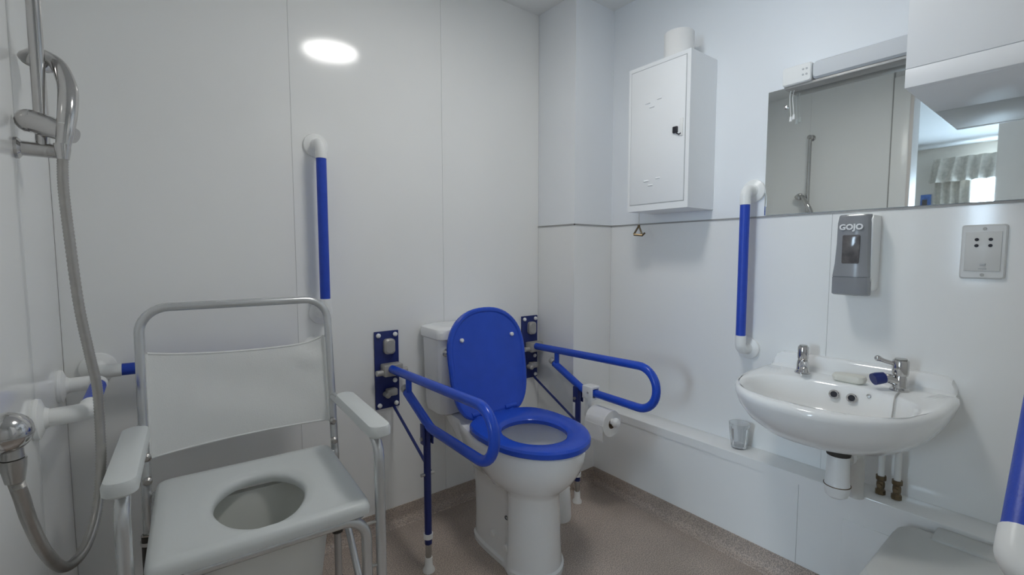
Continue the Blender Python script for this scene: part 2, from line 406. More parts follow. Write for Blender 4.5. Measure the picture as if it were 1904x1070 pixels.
# ------------------------------------------------------------------ toilet
TX = 1.02
def egg(yf, yb, w, z, n=56, p=2.0, mid=0.52, waist=0.0, wy=None):
    ym = yf + (yb - yf) * mid; out = []
    for i in range(n):
        t = 2 * PI * i / n; c, s = math.cos(t), math.sin(t)
        if s <= 0:
            x = w * c; y = ym + (ym - yf) * s
        else:
            x = w * math.copysign(abs(c) ** (2 / p), c); y = ym + (yb - ym) * abs(s) ** (2 / p)
        if waist:
            k = min(1.0, max(0.0, (y - (wy if wy else yf + 0.105)) / 0.055)); k = k * k * (3 - 2 * k)
            x *= 1 - waist * k
        out.append((TX + x, y, z))
    return out
wc_ = thing('toilet', 'white close coupled toilet with raised blue seat lid', 'toilet', (TX, 1.36, 0))
outer = [(0.0, 1.085, 1.49, .120, 4, .16, 0), (0.016, 1.085, 1.49, .120, 4, .16, 0), (0.022, 1.092, 1.488, .114, 4, .20, 0), (0.10, 1.096, 1.49, .109, 5, .28, 0), (0.22, 1.100, 1.50, .106, 5, .30, 0),
         (0.268, 1.100, 1.51, .106, 5, .26, 0), (0.283, 1.093, 1.515, .112, 5, .20, 0), (0.30, 1.076, 1.525, .126, 5, .20, 1.30), (0.33, 1.046, 1.55, .147, 5, .26, 1.34), (0.365, 1.022, 1.59, .163, 5, .30, 1.37), (0.40, 1.005, 1.64, .173, 5, .32, 1.40),
         (0.435, 0.998, 1.68, .178, 5, .32, 1.42), (0.450, 0.998, 1.685, .178, 5, .32, 1.42), (0.456, 1.004, 1.68, .173, 5, .32, 1.42)]
rings = [egg(yf, yb, w, z, p=p, mid=.42, waist=ws, wy=wy) for z, yf, yb, w, p, ws, wy in outer]
inner = [(0.457, 1.035, 1.385, .140), (0.448, 1.042, 1.378, .132), (0.40, 1.052, 1.37, .124), (0.34, 1.085, 1.35, .10), (0.29, 1.13, 1.33, .075), (0.25, 1.19, 1.31, .045)]
rings += [egg(yf, yb, w, z, p=2.4, mid=.5) for z, yf, yb, w in inner]
pan_geo = loft(rings)
pan = part('pan', pan_geo, 'ceramic', wc_, 40)
from mathutils.bvhtree import BVHTree
pan_bvh = BVHTree.FromPolygons([Vector(p) for p in pan_geo[0]], pan_geo[1])
def pan_side(y, z): return pan_bvh.ray_cast(Vector((0.5, y, z)), Vector((1, 0, 0)))[0].x
part('water', lathe([(0.0, 0), (0.088, 0), (0.088, 0.002), (0, 0.002)], (TX, 1.225, 0.315), n=32), 'water', wc_)
for y, z in ((1.325, .075), (1.234, .07)):
    part('screw_cap', lathe([(0.0, -0.006), (0.0135, -0.006), (0.0135, 0.008), (0.010, 0.011), (0, 0.012)], (pan_side(y, z), y, z), (-1, 0, 0), 18), 'white_plastic', wc_)
part('conformity_mark', text_geo('CE', 0.020, (pan_side(1.25, .165) - .0005, 1.25, 0.165), (0, -1, 0), (0, 0, 1), 0.0015), 'print_dark', wc_, label='small printed CE mark')
# seat ring
def ring_geo(z0, z1, o, i, po, pi_, mo, mi):
    def e(par, z, d, p, mid): return egg(par[0] + d, par[1] - d, par[2] - d, z, p=p, mid=mid)
    R = [e(o, z0, .004, po, mo), e(o, z0 + .004, 0, po, mo), e(o, z1 - .010, 0, po, mo), e(o, z1 - .003, .005, po, mo), e(o, z1, .016, po, mo),
         e(i, z1 - .002, -.020, pi_, mi), e(i, z1 - .008, -.006, pi_, mi), e(i, z1 - .014, 0, pi_, mi), e(i, z0, -.002, pi_, mi)]
    return loft(R, closed=True)
seat = part('seat', ring_geo(0.459, 0.487, (0.988, 1.425, .181), (1.075, 1.315, .106), 3.2, 2.3, .50, .48), 'blue', wc_)
for sx in (-1, 1):
    part('hinge', merge(lathe([(0, 0), (.016, 0), (.016, .022), (.012, .028), (0, .030)], (TX + sx * .078, 1.435, 0.456)), tube([(TX + sx * .105, 1.435, .487), (TX + sx * .050, 1.435, .487)], .0125)), 'blue', wc_)
# raised lid, leaning back towards the cistern
ld = Vector((0, 0.072, 0.400)).normalized(); ln = Vector((0, -ld.z, ld.y)); lo = Vector((TX, 1.432, 0.478))
def lid_ring(d, h):
    out = []
    for i in range(56):
        t = 2 * PI * i / 56; c, s = math.cos(t), math.sin(t)
        if s >= 0: x = (.179 - d) * math.copysign(abs(c) ** (2 / 2.25), c); v = .235 + (.175 - d) * abs(s) ** (2 / 2.25)
        else: x = (.179 - d) * math.copysign(abs(c) ** (2 / 4.5), c) * (1 - .10 * abs(s)); v = .235 - (.252 - d) * abs(s) ** (2 / 4.5)
        out.append(tuple(lo + Vector((x, 0, 0)) + ld * v + ln * h))
    return out
lid = part('lid', loft([lid_ring(.006, -.013), lid_ring(0, -.008), lid_ring(0, .003), lid_ring(.006, .008), lid_ring(.014, .008), lid_ring(.020, .004)]), 'blue', wc_)
for sx in (-1, 1):
    part('buffer', lathe([(0, 0), (.008, 0), (.008, .008), (.005, .011), (0, .0115)], lo + Vector((sx * .118, 0, 0)) + ld * .292 + ln * .003, ln, 14), 'white_plastic', lid)
# cistern
cist = part('cistern', loft([rrect(TX, (y0 + 1.712) / 2, hx, (1.712 - y0) / 2, .035, z) for z, y0, hx in ((.452, 1.575, .145), (.462, 1.56, .158), (.49, 1.55, .164), (.62, 1.542, .169), (.762, 1.537, .173))]), 'ceramic', wc_)
part('cistern_lid', loft([rrect(TX, (y0 + 1.716) / 2, hx, (1.716 - y0) / 2, .034, z) for z, y0, hx in ((.760, 1.532, .176), (.766, 1.526, .181), (.790, 1.525, .182), (.800, 1.529, .178), (.805, 1.545, .166), (.806, 1.58, .13))]), 'ceramic', wc_)
part('flush_lever', merge(lathe([(0, 0), (.014, 0), (.016, .006), (.010, .016), (.010, .026), (0, .028)], (0.868, 1.540, .715), (0, -1, 0), 18), tube(fillet([(0.868, 1.519, .715), (.90, 1.516, .715), (.955, 1.516, .708)], .02), .006)), 'chrome', wc_)

# pot beside the toilet
bp_ = thing('toilet_brush_pot', 'small white plastic pot on floor behind toilet foot', 'pot', (1.285, 1.345, 0))
part('pot', lathe([(0, 0), (.047, 0), (.049, .008), (.045, .10), (.040, .155), (.034, .172), (.022, .178), (.018, .172), (.0, .170)], (1.285, 1.345, 0), n=28), 'white_plastic', bp_)
part('handle_stub', lathe([(0, .168), (.016, .168), (.015, .186), (.010, .190), (0, .191)], (1.285, 1.345, 0), n=16), 'grey_metal', bp_)

# ------------------------------------------------------------------ hinged drop-down support rails
def drop_rail(x0, label):
    t = thing('drop_down_rail', label, 'support rail', (x0, 1.40, 0), 0, 'blue drop-down rails beside the toilet')
    bpz = part('back_plate', box(x0 - .049, x0 + .049, YB - .009, YB - .0005, .487, .792, .002), 'blue_dark', t)
    for dx, z in ((-.034, .777), (.034, .777), (-.034, .502), (.034, .502), (.030, .594)):
        part('bolt', lathe([(0, 0), (.009, 0), (.009, .005), (.005, .009), (0, .0095)], (x0 + dx, YB - .009, z), (0, -1, 0), 12), 'white_plastic', bpz)
    part('rubber_buffer', loft([rrect(x0 + .006, .733, hx, hz, .014, y, ax='y') for y, hx, hz in ((YB - .009, .022, .030), (YB - .024, .022, .030), (YB - .030, .016, .024))]), 'grey_metal', t)
    part('hinge_bracket', merge(box(x0 - .030, x0 + .046, YB - .058, YB - .009, .622, .668, .006), lathe([(0, -.062), (.011, -.062), (.011, .062), (0, .062)], (x0 + .006, YB - .040, .638), (1, 0, 0), 14)), 'grey_metal', t)
    part('catch', merge(box(x0 - .012, x0 + .030, YB - .040, YB - .009, .540, .568, .006), lathe([(0, 0), (.011, 0), (.011, .030), (.006, .036), (0, .036)], (x0 - .010, YB - .009, .545), (0, -1, 0), 12)), 'grey_metal', t)
    R = .0158
    part('arm', tube(fillet([(x0, 1.690, .650), (x0, 0.992, .672), (x0, 0.992, .508), (x0, 1.355, .512), (x0, 1.535, .592)], .082, 10), R, 16), 'blue', t)
    part('strut', tube([(x0, 1.520, .650), (x0, 1.520, .588)], .011), 'blue', t)
    part('stop_wheel', lathe([(0, -.011), (.013, -.011), (.015, -.006), (.015, .006), (.013, .011), (0, .011)], (x0, 1.550, .600), (0, 1, .45), 16), 'grey_metal', t)
    lg = part('support_leg', tube([(x0, 1.385, .515), (x0, 1.385, .118)], .0125, 14), 'blue_dark', t)
    part('leg_bracket', merge(box(x0 - .018, x0 - .0135, 1.370, 1.400, .450, .520, .002), box(x0 + .0135, x0 + .018, 1.370, 1.400, .450, .520, .002)), 'blue_dark', lg)
    for z in (.47, .345):
        part('pin', lathe([(0, -.024), (.006, -.024), (.006, .024), (0, .024)], (x0, 1.385, z), (1, 0, 0), 10), 'steel', lg)
    part('collar', lathe([(0, 0), (.016, 0), (.016, .017), (0, .017)], (x0, 1.385, .118), n=16), 'white_plastic', lg)
    part('leg_sleeve', lathe([(0, 0), (.0125, 0), (.0125, .022), (0, .022)], (x0, 1.385, .098), n=14), 'blue_dark', lg)
    part('leg_insert', lathe([(0, 0), (.0105, 0), (.0105, .055), (0, .055)], (x0, 1.385, .048), n=14), 'steel', lg)
    part('rubber_foot', lathe([(0, 0), (.021, 0), (.021, .006), (.014, .018), (.0125, .050), (0, .050)], (x0, 1.385, 0), n=18), 'white_plastic', lg)
    part('stay_rod', tube([(x0 + .022, YB - .016, .490), (x0 + .016, 1.392, .345)], .0055, 10), 'blue_dark', t)
    return t
drop_rail(0.705, 'blue drop-down support rail between shower chair and toilet')
drop_rail(1.430, 'blue drop-down support rail at the corner, with toilet roll on it')

# toilet roll hung from the right-hand rail
rh = thing('toilet_roll_holder', 'white plastic roll holder clamped on the blue rail', 'roll holder', (1.430, 1.30, .36))
part('clamp_plate', merge(box(1.405, 1.4132, 1.283, 1.338, .4855, .540, .003), box(1.4468, 1.455, 1.283, 1.338, .4855, .540, .003), box(1.4132, 1.4468, 1.283, 1.338, .5295, .540, .002), box(1.4132, 1.4468, 1.283, 1.338, .4855, .4935, .002), box(1.418, 1.442, 1.316, 1.338, .405, .486, .004)), 'white_plastic', rh)
part('spindle', tube([(1.430, 1.330, .418), (1.430, 1.172, .418)], .012), 'white_plastic', rh)
part('end_knob', lathe([(0, 0), (.017, 0), (.019, .008), (.014, .020), (0, .023)], (1.430, 1.184, .418), (0, -1, 0), 18), 'white_plastic', rh)
part('screw', lathe([(0, 0), (.005, 0), (.004, .003), (0, .003)], (1.405, 1.305, .515), (-1, 0, 0), 10), 'steel', rh)
tr = thing('toilet_roll', 'white toilet roll hanging on the holder below the blue rail', 'toilet roll', (1.430, 1.245, .354))
def roll_geo(c, ax, r, ri, L, n=32):
    return loft([[tuple(Vector(p)) for p in lathe([(rr, h)], c, ax, n)[0]] for rr, h in ((ri, -L / 2), (r - .002, -L / 2), (r, -L / 2 + .003), (r, L / 2 - .003), (r - .002, L / 2), (ri, L / 2))], closed=True)
part('roll', merge(roll_geo((1.430, 1.245, .408), (0, 1, 0), .054, .020, .098)), 'paper', tr)
part('core', roll_geo((1.430, 1.245, .408), (0, 1, 0), .0205, .0190, .100), 'card', tr)
part('loose_sheet', box(1.375, 1.3768, 1.197, 1.293, .345, .410), 'paper', tr)

# ------------------------------------------------------------------ grab rails
def grab_rail(A, B, n, label, d=0.065, gap=0.047):
    A, B, n = Vector(A), Vector(B), Vector(n); u = (B - A).normalized()
    t = thing('grab_rail', label, 'grab rail', A if A.z <= B.z else B, 0, 'blue and white grab rails')
    for p, s in ((A, 1), (B, -1)):
        part('flange', lathe([(0, 0), (.040, 0), (.0415, .004), (.040, .010), (.030, .014), (.022, .017), (.018, .024), (0, .024)], p, n, 32), 'white_plastic', t)
        part('elbow', tube(fillet([p + n * .008, p + n * d, p + n * d + u * s * (gap + .006)], .040, 9), .0183, 18), 'white_plastic', t)
    bar = part('bar', tube([A + n * d + u * gap, B + n * d - u * gap], .0165, 20), 'blue_ribbed', t)
    return t
grab_rail((0.464, YB, .884), (0.464, YB, 1.466), (0, -1, 0), 'upright blue grab rail on the wall behind the shower chair')
grab_rail((XR, .812, .742), (XR, .812, 1.317), (-1, 0, 0), 'upright blue grab rail between metal cabinet and mirror')
grab_rail((-.135, YB, .775), (.435, YB, .760), (0, -1, 0), 'level blue grab rail hidden behind the shower chair backrest')
grab_rail((XL, 1.310, .758), (XL, 1.605, .758), (1, 0, 0), 'short level grab rail on shower wall behind the hose', d=.080)
grab_rail((0.700, YF, .757), (1.00, YF, 1.000), (0, 1, 0), 'sloping blue grab rail cut off at the right picture edge', d=.085, gap=.040)

# ------------------------------------------------------------------ shower
rr = thing('shower_riser_rail', 'chrome riser rail with sliding shower head clamp', 'shower rail', (-.165, 1.33, 1.29))
part('rail', tube([(-.165, 1.33, 1.292), (-.165, 1.33, 1.905)], .0112, 18), 'chrome', rr)
for z, xe in ((1.300, -.137), (1.893, -.150)):
    br = part('bracket', merge(tube([(XL, 1.33, z), (xe, 1.33, z)], .0145, 16), lathe([(0, 0), (.0145, 0), (.010, .006), (0, .008)], (xe, 1.33, z), (1, 0, 0), 16)), 'chrome', rr)
    part('rosette', lathe([(0, 0), (.021, 0), (.021, .005), (.014, .010), (0, .010)], (XL, 1.33, z), (1, 0, 0), 20), 'chrome', br)
part('slider', merge(tube([(-.186, 1.318, 1.354), (-.178, 1.316, 1.352), (-.150, 1.308, 1.343), (-.118, 1.296, 1.330), (-.113, 1.294, 1.328)], [.012, .0215, .021, .0165, .0145], 18),
                    sphere((-.180, 1.317, 1.352), .0225, 16)), 'chrome', rr)
hd = thing('shower_handset', 'chrome shower head with curved handle in its clamp', 'shower head', (-.128, 1.29, 1.30))
hp = spline([(-.131, 1.284, 1.305), (-.1265, 1.285, 1.335), (-.1215, 1.295, 1.385), (-.1225, 1.318, 1.432), (-.136, 1.345, 1.476), (-.156, 1.368, 1.498)], 5)
part('handle', tube(hp, [.0115 + .0045 * math.sin(PI * i / (len(hp) - 1)) for i in range(len(hp))], 16), 'chrome', hd)
part('head', lathe([(0, -.026), (.010, -.024), (.020, -.014), (.029, 0), (.030, .008), (.026, .012), (.0, .013)], (-.170, 1.384, 1.492), (-.36, .42, -.83), 26), 'chrome', hd)
part('spray_face', lathe([(0, .0125), (.024, .0125), (.022, .015), (0, .016)], (-.170, 1.384, 1.492), (-.36, .42, -.83), 26), 'grey_metal', hd)
part('collar', lathe([(0, 0), (.012, 0), (.012, .014), (0, .014)], (-.1268, 1.284, 1.334), (.06, 0, 1), 16), 'white_plastic', hd)

hpts = spline([(-0.132, 1.284, 1.302), (-0.135, 1.285, 1.222), (-0.131, 1.285, 1.116), (-0.124, 1.285, 0.985), (-0.113, 1.285, 0.883), (-0.105, 1.285, 0.814), (-0.104, 1.280, 0.722), (-0.106, 1.260, 0.638), (-0.114, 1.220, 0.566), (-0.129, 1.160, 0.531), (-0.148, 1.100, 0.540), (-0.157, 1.020, 0.612), (-0.163, 0.965, 0.693), (-0.1645, 0.938, 0.742), (-0.168, 0.927, 0.776)], 30)
hose = thing('shower_hose', 'long ribbed metal shower hose hanging in a loop', 'hose', (-.12, 1.08, .55))
part('hose', tube(hpts, [.0085 + (.0006 if i % 2 else -.0004) for i in range(len(hpts))], 12), 'hose_metal', hose, 80)
part('hose_nut', lathe([(0, 0), (.013, 0), (.0125, .012), (.0095, .030), (0, .030)], (-.1325, 1.284, 1.308), (0, 0.02, -1), 12), 'chrome', hose)
part('hose_nut', lathe([(0, 0), (.0145, 0), (.014, .012), (.0105, .034), (0, .034)], (-.168, .925, .8055), (0, 0.05, -1), 12), 'steel', hose)
mx = thing('shower_valve', 'round chrome shower valve at the left picture edge', 'shower valve', (-.175, .93, .80))
part('body', sphere((-.174, .925, .843), .0300, 28, (1, 1, .95)), 'chrome', mx)
part('neck', merge(tube([(-.174, .925, .844), (XL, .925, .844)], .020, 18), lathe([(0, 0), (.032, 0), (.032, .004), (.026, .010), (0, .010)], (XL, .925, .844), (1, 0, 0), 24)), 'chrome', mx)
part('seam_ring', lathe([(.0, -.001), (.0303, -.001), (.0303, .001), (0, .001)], (-.174, .925, .840), (0, 0, 1), 28), 'steel', mx)
part('outlet', tube([(-.1685, .925, .828), (-.168, .925, .806)], .0125, 16), 'steel', mx)

# ------------------------------------------------------------------ shower commode chair (local frame, turned a little)
ch = thing('shower_chair', 'silver framed white commode shower chair with fabric backrest', 'chair', (0.183, 1.2655, 0), math.radians(-3.0))
HW = .236
def cp(name, geo, m, parent=ch, sharp=32): return part(name, geo, m, parent, sharp, local=True)
cp('back_frame', tube(fillet([(-HW, .225, .03), (-HW, .225, .46), (-HW, .285, .948), (HW, .285, .948), (HW, .225, .46), (HW, .225, .03)], .065, 9), .0115, 16), 'chair_tube')
for s in (-1, 1):
    af = cp('arm_frame', tube(fillet([(s * .240, .238, .640), (s * .240, -.190, .645), (s * .240, -.190, .03)], .055, 9), .0125, 16), 'chair_tube')
    ap = cp('arm_pad', loft([rrect(s * .240, -.045, hx, hy, min(.022, hx - .001), z) for z, hx, hy in ((.652, .022, .165), (.657, .027, .170), (.672, .0275, .171), (.681, .024, .168), (.684, .016, .160))]), 'chair_plastic')
    for y in (.225, -.190):
        cp('rubber_foot', lathe([(0, 0), (.020, 0), (.020, .006), (.0165, .012), (.0155, .045), (0, .045)], (s * (HW if y > 0 else .240), y, 0), n=18), 'dark_rubber')
        cp('leg_extension', lathe([(0, 0), (.0105, 0), (.0105, .10), (0, .10)], (s * (HW if y > 0 else .240), y, .04), n=14), 'steel')
    cp('adjuster_sleeve', lathe([(0, 0), (.0165, 0), (.0165, .16), (0, .16)], (s * HW, .225, .20), n=16), 'dark_rubber')
    cp('spring_clip', merge(lathe([(0, 0), (.019, 0), (.019, .010), (0, .010)], (s * HW, .225, .335), n=16), tube([(s * HW, .225, .35), (s * (HW - .012), .205, .362), (s * (HW + .012), .198, .372)], .004, 8)), 'chrome')
    for z, yy in ((.505, .231), (.565, .239)):
        cp('knob_bolt', lathe([(0, -.004), (.010, -.004), (.011, .006), (.006, .012), (0, .012)], (s * (HW - .004), yy - .0125, z), (0, -1, 0), 14), 'steel')
    for z in (.33, .44):
        cp('frame_pin', tube([(s * .205, -.190, z), (s * .240, -.190, z)], .004, 8), 'steel')
    cp('brace', tube([(s * .205, -.186, .20), (s * .196, .03, .455)], .009, 12), 'chair_tube')
    cp('seat_rail', tube([(s * .196, -.175, .462), (s * .215, .225, .462)], .0115, 14), 'chair_tube')
cp('front_frame', tube(fillet([(-.205, -.190, .14), (-.205, -.190, .462), (.205, -.190, .462), (.205, -.190, .14)], .055, 9), .0125, 16), 'chair_tube')
# seat with an opening
def seat_outline(hx, hy, r, z, dy=0.0, n=64):
    # same number of points as the opening, spread by angle
    out = []
    for i in range(n):
        a = 2 * PI * i / n; c, s = math.cos(a), math.sin(a); e = 2 / 22.0
        out.append((hx * math.copysign(abs(c) ** e, c), dy + hy * math.copysign(abs(s) ** e, s), z))
    return out
def hole(k, z, n=64):
    out = []
    for i in range(n):
        a = 2 * PI * i / n; c, s = math.cos(a), math.sin(a)
        x = (.098 + k) * math.copysign(abs(c) ** .92, c) * (1 - .12 * max(0.0, -s)); y = -.022 + (.137 + k) * s
        out.append((x, y, z))
    return out
cp('seat', loft([seat_outline(.205, .203, 0, .470), seat_outline(.213, .210, 0, .474), seat_outline(.215, .212, 0, .488), seat_outline(.212, .209, 0, .499), seat_outline(.204, .201, 0, .505), seat_outline(.185, .182, 0, .505),
                 hole(.030, .500), hole(.010, .497), hole(.002, .490), hole(.0, .480), hole(.004, .470)], closed=True), 'chair_plastic', sharp=50)
# commode pan below
def pr_(hx, hy, r, z, cx=0.0, cy=-.02): return rrect(cx, cy, hx, hy, r, z, 7)
cp('commode_pan', loft([pr_(.105, .12, .05, .262), pr_(.115, .13, .05, .272), pr_(.128, .145, .05, .40), pr_(.132, .150, .05, .446), pr_(.148, .166, .05, .448), pr_(.148, .166, .05, .453),
                        pr_(.130, .148, .05, .452), pr_(.122, .138, .05, .40), pr_(.108, .122, .045, .278)]), 'pan_plastic')
# sling backrest
def backrest():
    nu, nv = 36, 18; F = []; fr, bk = [], []
    for j in range(nv + 1):
        v = j / nv
        for i in range(nu + 1):
            u = i / nu; s = 2 * u - 1
            sag = 1 - s * s
            top = .826 - .024 * sag ** .7 - .006 * s + .016 * math.exp(-((s - 1) / .16) ** 2); bot = .560 + .006 * s
            z = bot + (top - bot) * v
            yb = .225 + .060 * (z - .46) / .488
            y = yb + .003 + .042 * sag ** .8 * (0.75 + .25 * v) + .0022 * math.sin(9 * v + 5 * u) * sag + .006 * math.exp(-((s - .78) ** 2) / .03) * math.sin(16 * v + 6 * s) * v * v
            fr.append((s * HW, y, z)); bk.append((s * HW, y + .004, z))
    m = nu + 1; o = len(fr)
    for j in range(nv):
        for i in range(nu):
            a = j * m + i; F.append((a, a + 1, a + m + 1, a + m)); F.append((o + a, o + a + m, o + a + m + 1, o + a + 1))
    for i in range(nu):
        F.append((i, o + i, o + i + 1, i + 1)); a = nv * m + i; F.append((a, a + 1, o + a + 1, o + a))
    for j in range(nv):
        a = j * m; F.append((a, a + m, o + a + m, o + a)); a = j * m + nu; F.append((a, o + a, o + a + m, a + m))
    g = (fr + bk, F)
    hems = []
    for k in (0, nv):     # rolled hems along the top and bottom edges
        row = [Vector(fr[k * m + i]) + Vector((0, .002, 0)) for i in range(1, nu)]
        hems.append(tube(row, .0036, 8))
    for e in (-1, 1):     # loops round the backs of the uprights
        hems.append(tube([(e * (HW - .004), .225 + .060 * (z - .46) / .488 + .006, z) for z in (.562, .65, .75, .826)], .0118, 14))
    return merge(g, *hems)
cp('backrest', backrest(), 'cloth', sharp=50)

# ------------------------------------------------------------------ metal cabinet on the wall
fc = thing('metal_cabinet', 'white metal wall cabinet with lockable louvred door', 'cabinet', (1.65, 1.10, 1.262))
CX, Y0, Y1, Z0, Z1 = 1.56, .967, 1.240, 1.262, 1.828
part('body', merge(box(CX + .0118, XR - .001, Y0, Y1, Z0, Z1), box(CX, CX + .012, Y0, Y0 + .015, Z0, Z1), box(CX, CX + .012, Y1 - .011, Y1, Z0, Z1), box(CX, CX + .012, Y0 + .015, Y1 - .011, Z0, Z0 + .024), box(CX, CX + .012, Y0 + .015, Y1 - .011, Z1 - .014, Z1)), 'white_metal', fc)
part('door_gap', box(CX - .0006, CX + .0045, Y0 + .0155, Y1 - .0115, Z0 + .0245, Z1 - .0145), 'line_grey', fc)
fd = part('door', box(CX - .002, CX + .006, Y0 + .018, Y1 - .0135, Z0 + .027, Z1 - .0175, .001), 'white_metal', fc)
for zc in (1.674, 1.374):
    for y, z, w in ((1.148, zc + .004, .012), (1.095, zc + .010, .010), (1.128, zc - .014, .011)):
        part('louvre', loft([[(CX - .002, y - w, z - .004), (CX - .002, y + w, z - .004), (CX - .002, y + w, z + .003), (CX - .002, y - w, z + .003)], [(CX - .0055, y - w * .9, z - .002), (CX - .0055, y + w * .9, z - .002), (CX - .002, y + w * .9, z + .003), (CX - .002, y - w * .9, z + .003)]]), 'white_metal', fd)
part('lock_plate', box(CX - .006, CX - .001, .991, 1.004, 1.524, 1.588, .002), 'white_plastic', fd)
lk = part('lock', merge(box(CX - .010, CX - .001, 1.012, 1.032, 1.538, 1.562, .003), tube([(CX - .006, 1.016, 1.536), (CX - .008, 1.004, 1.530), (CX - .006, .998, 1.534)], .002, 8)), 'dark_slot', fd)
pr1 = thing('toilet_roll', 'spare white toilet roll standing on top of metal cabinet', 'toilet roll', (1.625, 1.06, 1.828))
part('roll', roll_geo((1.625, 1.06, 1.8785), (0, 0, 1), .055, .020, .098), 'paper', pr1)
part('core', roll_geo((1.625, 1.06, 1.8785), (0, 0, 1), .0205, .0190, .099), 'card', pr1)
pc = thing('pull_cord', 'white pull cord ending in a small brass triangle', 'pull cord', (1.622, 1.228, 1.175))
part('cord', tube([(1.622, 1.228, 1.262), (1.622, 1.228, 1.206)], .0016, 8), 'cream_plastic', pc)
tri = [(1.622, 1.228, 1.208), (1.612, 1.246, 1.172), (1.628, 1.214, 1.168)]
part('triangle', merge(tube(tri[:2], .0038, 8), tube(tri[1:], .0050, 8), tube([tri[2], tri[0]], .0038, 8), sphere(tri[0], .0060, 8), tube([(1.628, 1.216, 1.166), (1.630, 1.203, 1.178)], .0040, 8)), 'brass', pc)

# ------------------------------------------------------------------ mirror, strip light, shaver socket
mi = thing('wall_mirror', 'frameless rectangular wall mirror above the basin', 'mirror', (XR, .43, 1.226))
part('glass', box(XR - .0055, XR - .0005, .085, .772, 1.2265, 1.653), 'mirror_glass', mi, smooth=False)
part('screw', lathe([(0, 0), (.007, 0), (.006, .004), (.0, .006)], (XR - .0055, .713, 1.589), (-1, 0, 0), 14), 'chrome', mi)
sl = thing('strip_light', 'long white shaver strip light above the mirror', 'strip light', (XR, .52, 1.638))
part('back_plate', box(XR - .030, XR - .0006, .340, .702, 1.655, 1.693, .002), 'strip_body', sl)
part('end_housing', loft([rrect(.6595, 1.668, hy, hz, .006, x, ax='x') for x, hy, hz in ((XR - .006, .0425, .029), (XR - .066, .0425, .029), (XR - .070, .040, .026))]), 'white_plastic', sl)
part('light_cover', loft([rrect(.478, 1.668, hy, hz, .012, x, ax='x') for x, hy, hz in ((XR - .006, .1375, .028), (XR - .060, .1375, .0275), (XR - .068, .135, .022))]), 'strip_body', sl)
part('base_strip', box(XR - .058, XR - .006, .342, .700, 1.632, 1.640, .001), 'grey_metal', sl)
for y in (.640, .630):
    for z in (1.678, 1.661):
        part('socket_hole', lathe([(0, 0), (.0032, 0), (.0032, .0012), (0, .0012)], (XR - .070, y, z), (-1, 0, 0), 10), 'line_grey', sl)
for i, (y, L) in enumerate(((.688, .095), (.679, .090))):
    cd = part('switch_cord', tube(spline([(XR - .030 + .004 * i, y, 1.640), (XR - .031, y + .004, 1.61), (XR - .030, y - .001, 1.640 - L)], 4), .0012, 6), 'white_plastic', sl)
    part('cord_end', lathe([(0, 0), (.0045, 0), (.0035, .016), (0, .018)], (XR - .030, y - .001, 1.640 - L - .014), n=10), 'white_plastic', cd)
sk = thing('shaver_socket', 'square edged white shaver socket plate right of soap dispenser', 'socket', (XR, .212, 1.022))
part('plate', loft([rrect(.212, 1.0945, hy, hz, .006, x, ax='x') for x, hy, hz in ((XR - .0005, .043, .0715), (XR - .006, .043, .0715), (XR - .009, .040, .068))]), 'socket_plate', sk)
part('face', box(XR - .0115, XR - .008, .178, .246, 1.044, 1.147, .001), 'socket_plate', sk)
for y in (.2245, .1985):
    for z in (1.127, 1.111):
        part('socket_hole', lathe([(0, 0), (.0042, 0), (.0042, .0012), (0, .0012)], (XR - .0115, y, z), (-1, 0, 0), 12), 'dark_slot', sk)
for z in (1.155, 1.034):
    part('screw', lathe([(0, 0), (.0042, 0), (.0036, .0016), (0, .0018)], (XR - .0088, .211, z), (-1, 0, 0), 12), 'grey_metal', sk)
part('switch', box(XR - .0135, XR - .0112, .205, .216, 1.058, 1.064, .0005), 'line_grey', sk)
part('indicator', box(XR - .0130, XR - .0112, .203, .218, 1.049, 1.0515, .0004), 'line_grey', sk)

# ------------------------------------------------------------------ soap dispenser
ds = thing('soap_dispenser', 'grey and white wall soap dispenser above the basin', 'soap dispenser', (XR, .475, .972))
DYC = .478
def dsec(z, xw, xf, hw):  # horizontal outline of the back shell
    return [(xw, DYC - hw, z), (xw, DYC + hw, z), (xf, DYC + hw, z), (xf, DYC - hw, z)]
part('back_shell', loft([dsec(z, XR - .0005, xf, hw) for z, xf, hw in ((.978, 1.700, .040), (.986, 1.668, .0455), (1.02, 1.660, .0455), (1.08, 1.662, .0455), (1.19, 1.660, .0455), (1.203, 1.668, .044))]), 'white_plastic', ds, 40)
def csec(z, xf, hb, hf):
    out = []
    for k in range(13):
        s = -1 + 2 * k / 12; out.append((xf + .010 * abs(s) ** 3, DYC + hf * s, z))
    out += [(1.6675, DYC + hb, z), (1.6675, DYC - hb, z)]
    return out
cov = part('front_cover', loft([csec(z, xf, hb, hf) for z, xf, hb, hf in ((.966, 1.642, .044, .043), (.970, 1.632, .046, .0455), (1.02, 1.628, .0455, .0445), (1.0205, 1.6305, .045, .044), (1.022, 1.6305, .045, .044), (1.0225, 1.628, .0455, .0445),
                                                                            (1.06, 1.632, .0445, .041), (1.12, 1.634, .0435, .0385), (1.18, 1.633, .043, .0375), (1.20, 1.637, .042, .036), (1.206, 1.646, .040, .034))]), 'dispenser_grey', ds, 40)
part('sight_window', loft([rrect(.477, 1.103, hy, hz, .004, x, ax='x') for x, hy, hz in ((1.640, .0215, .042), (1.6315, .0215, .042), (1.6305, .019, .039))]), 'dispenser_window', cov)
part('brand_lettering', text_geo('GOJO', .0225, (1.6318, .4785, 1.168), (0, -1, 0), (0, 0, 1), .0012, .0009), 'enamel_text', cov)

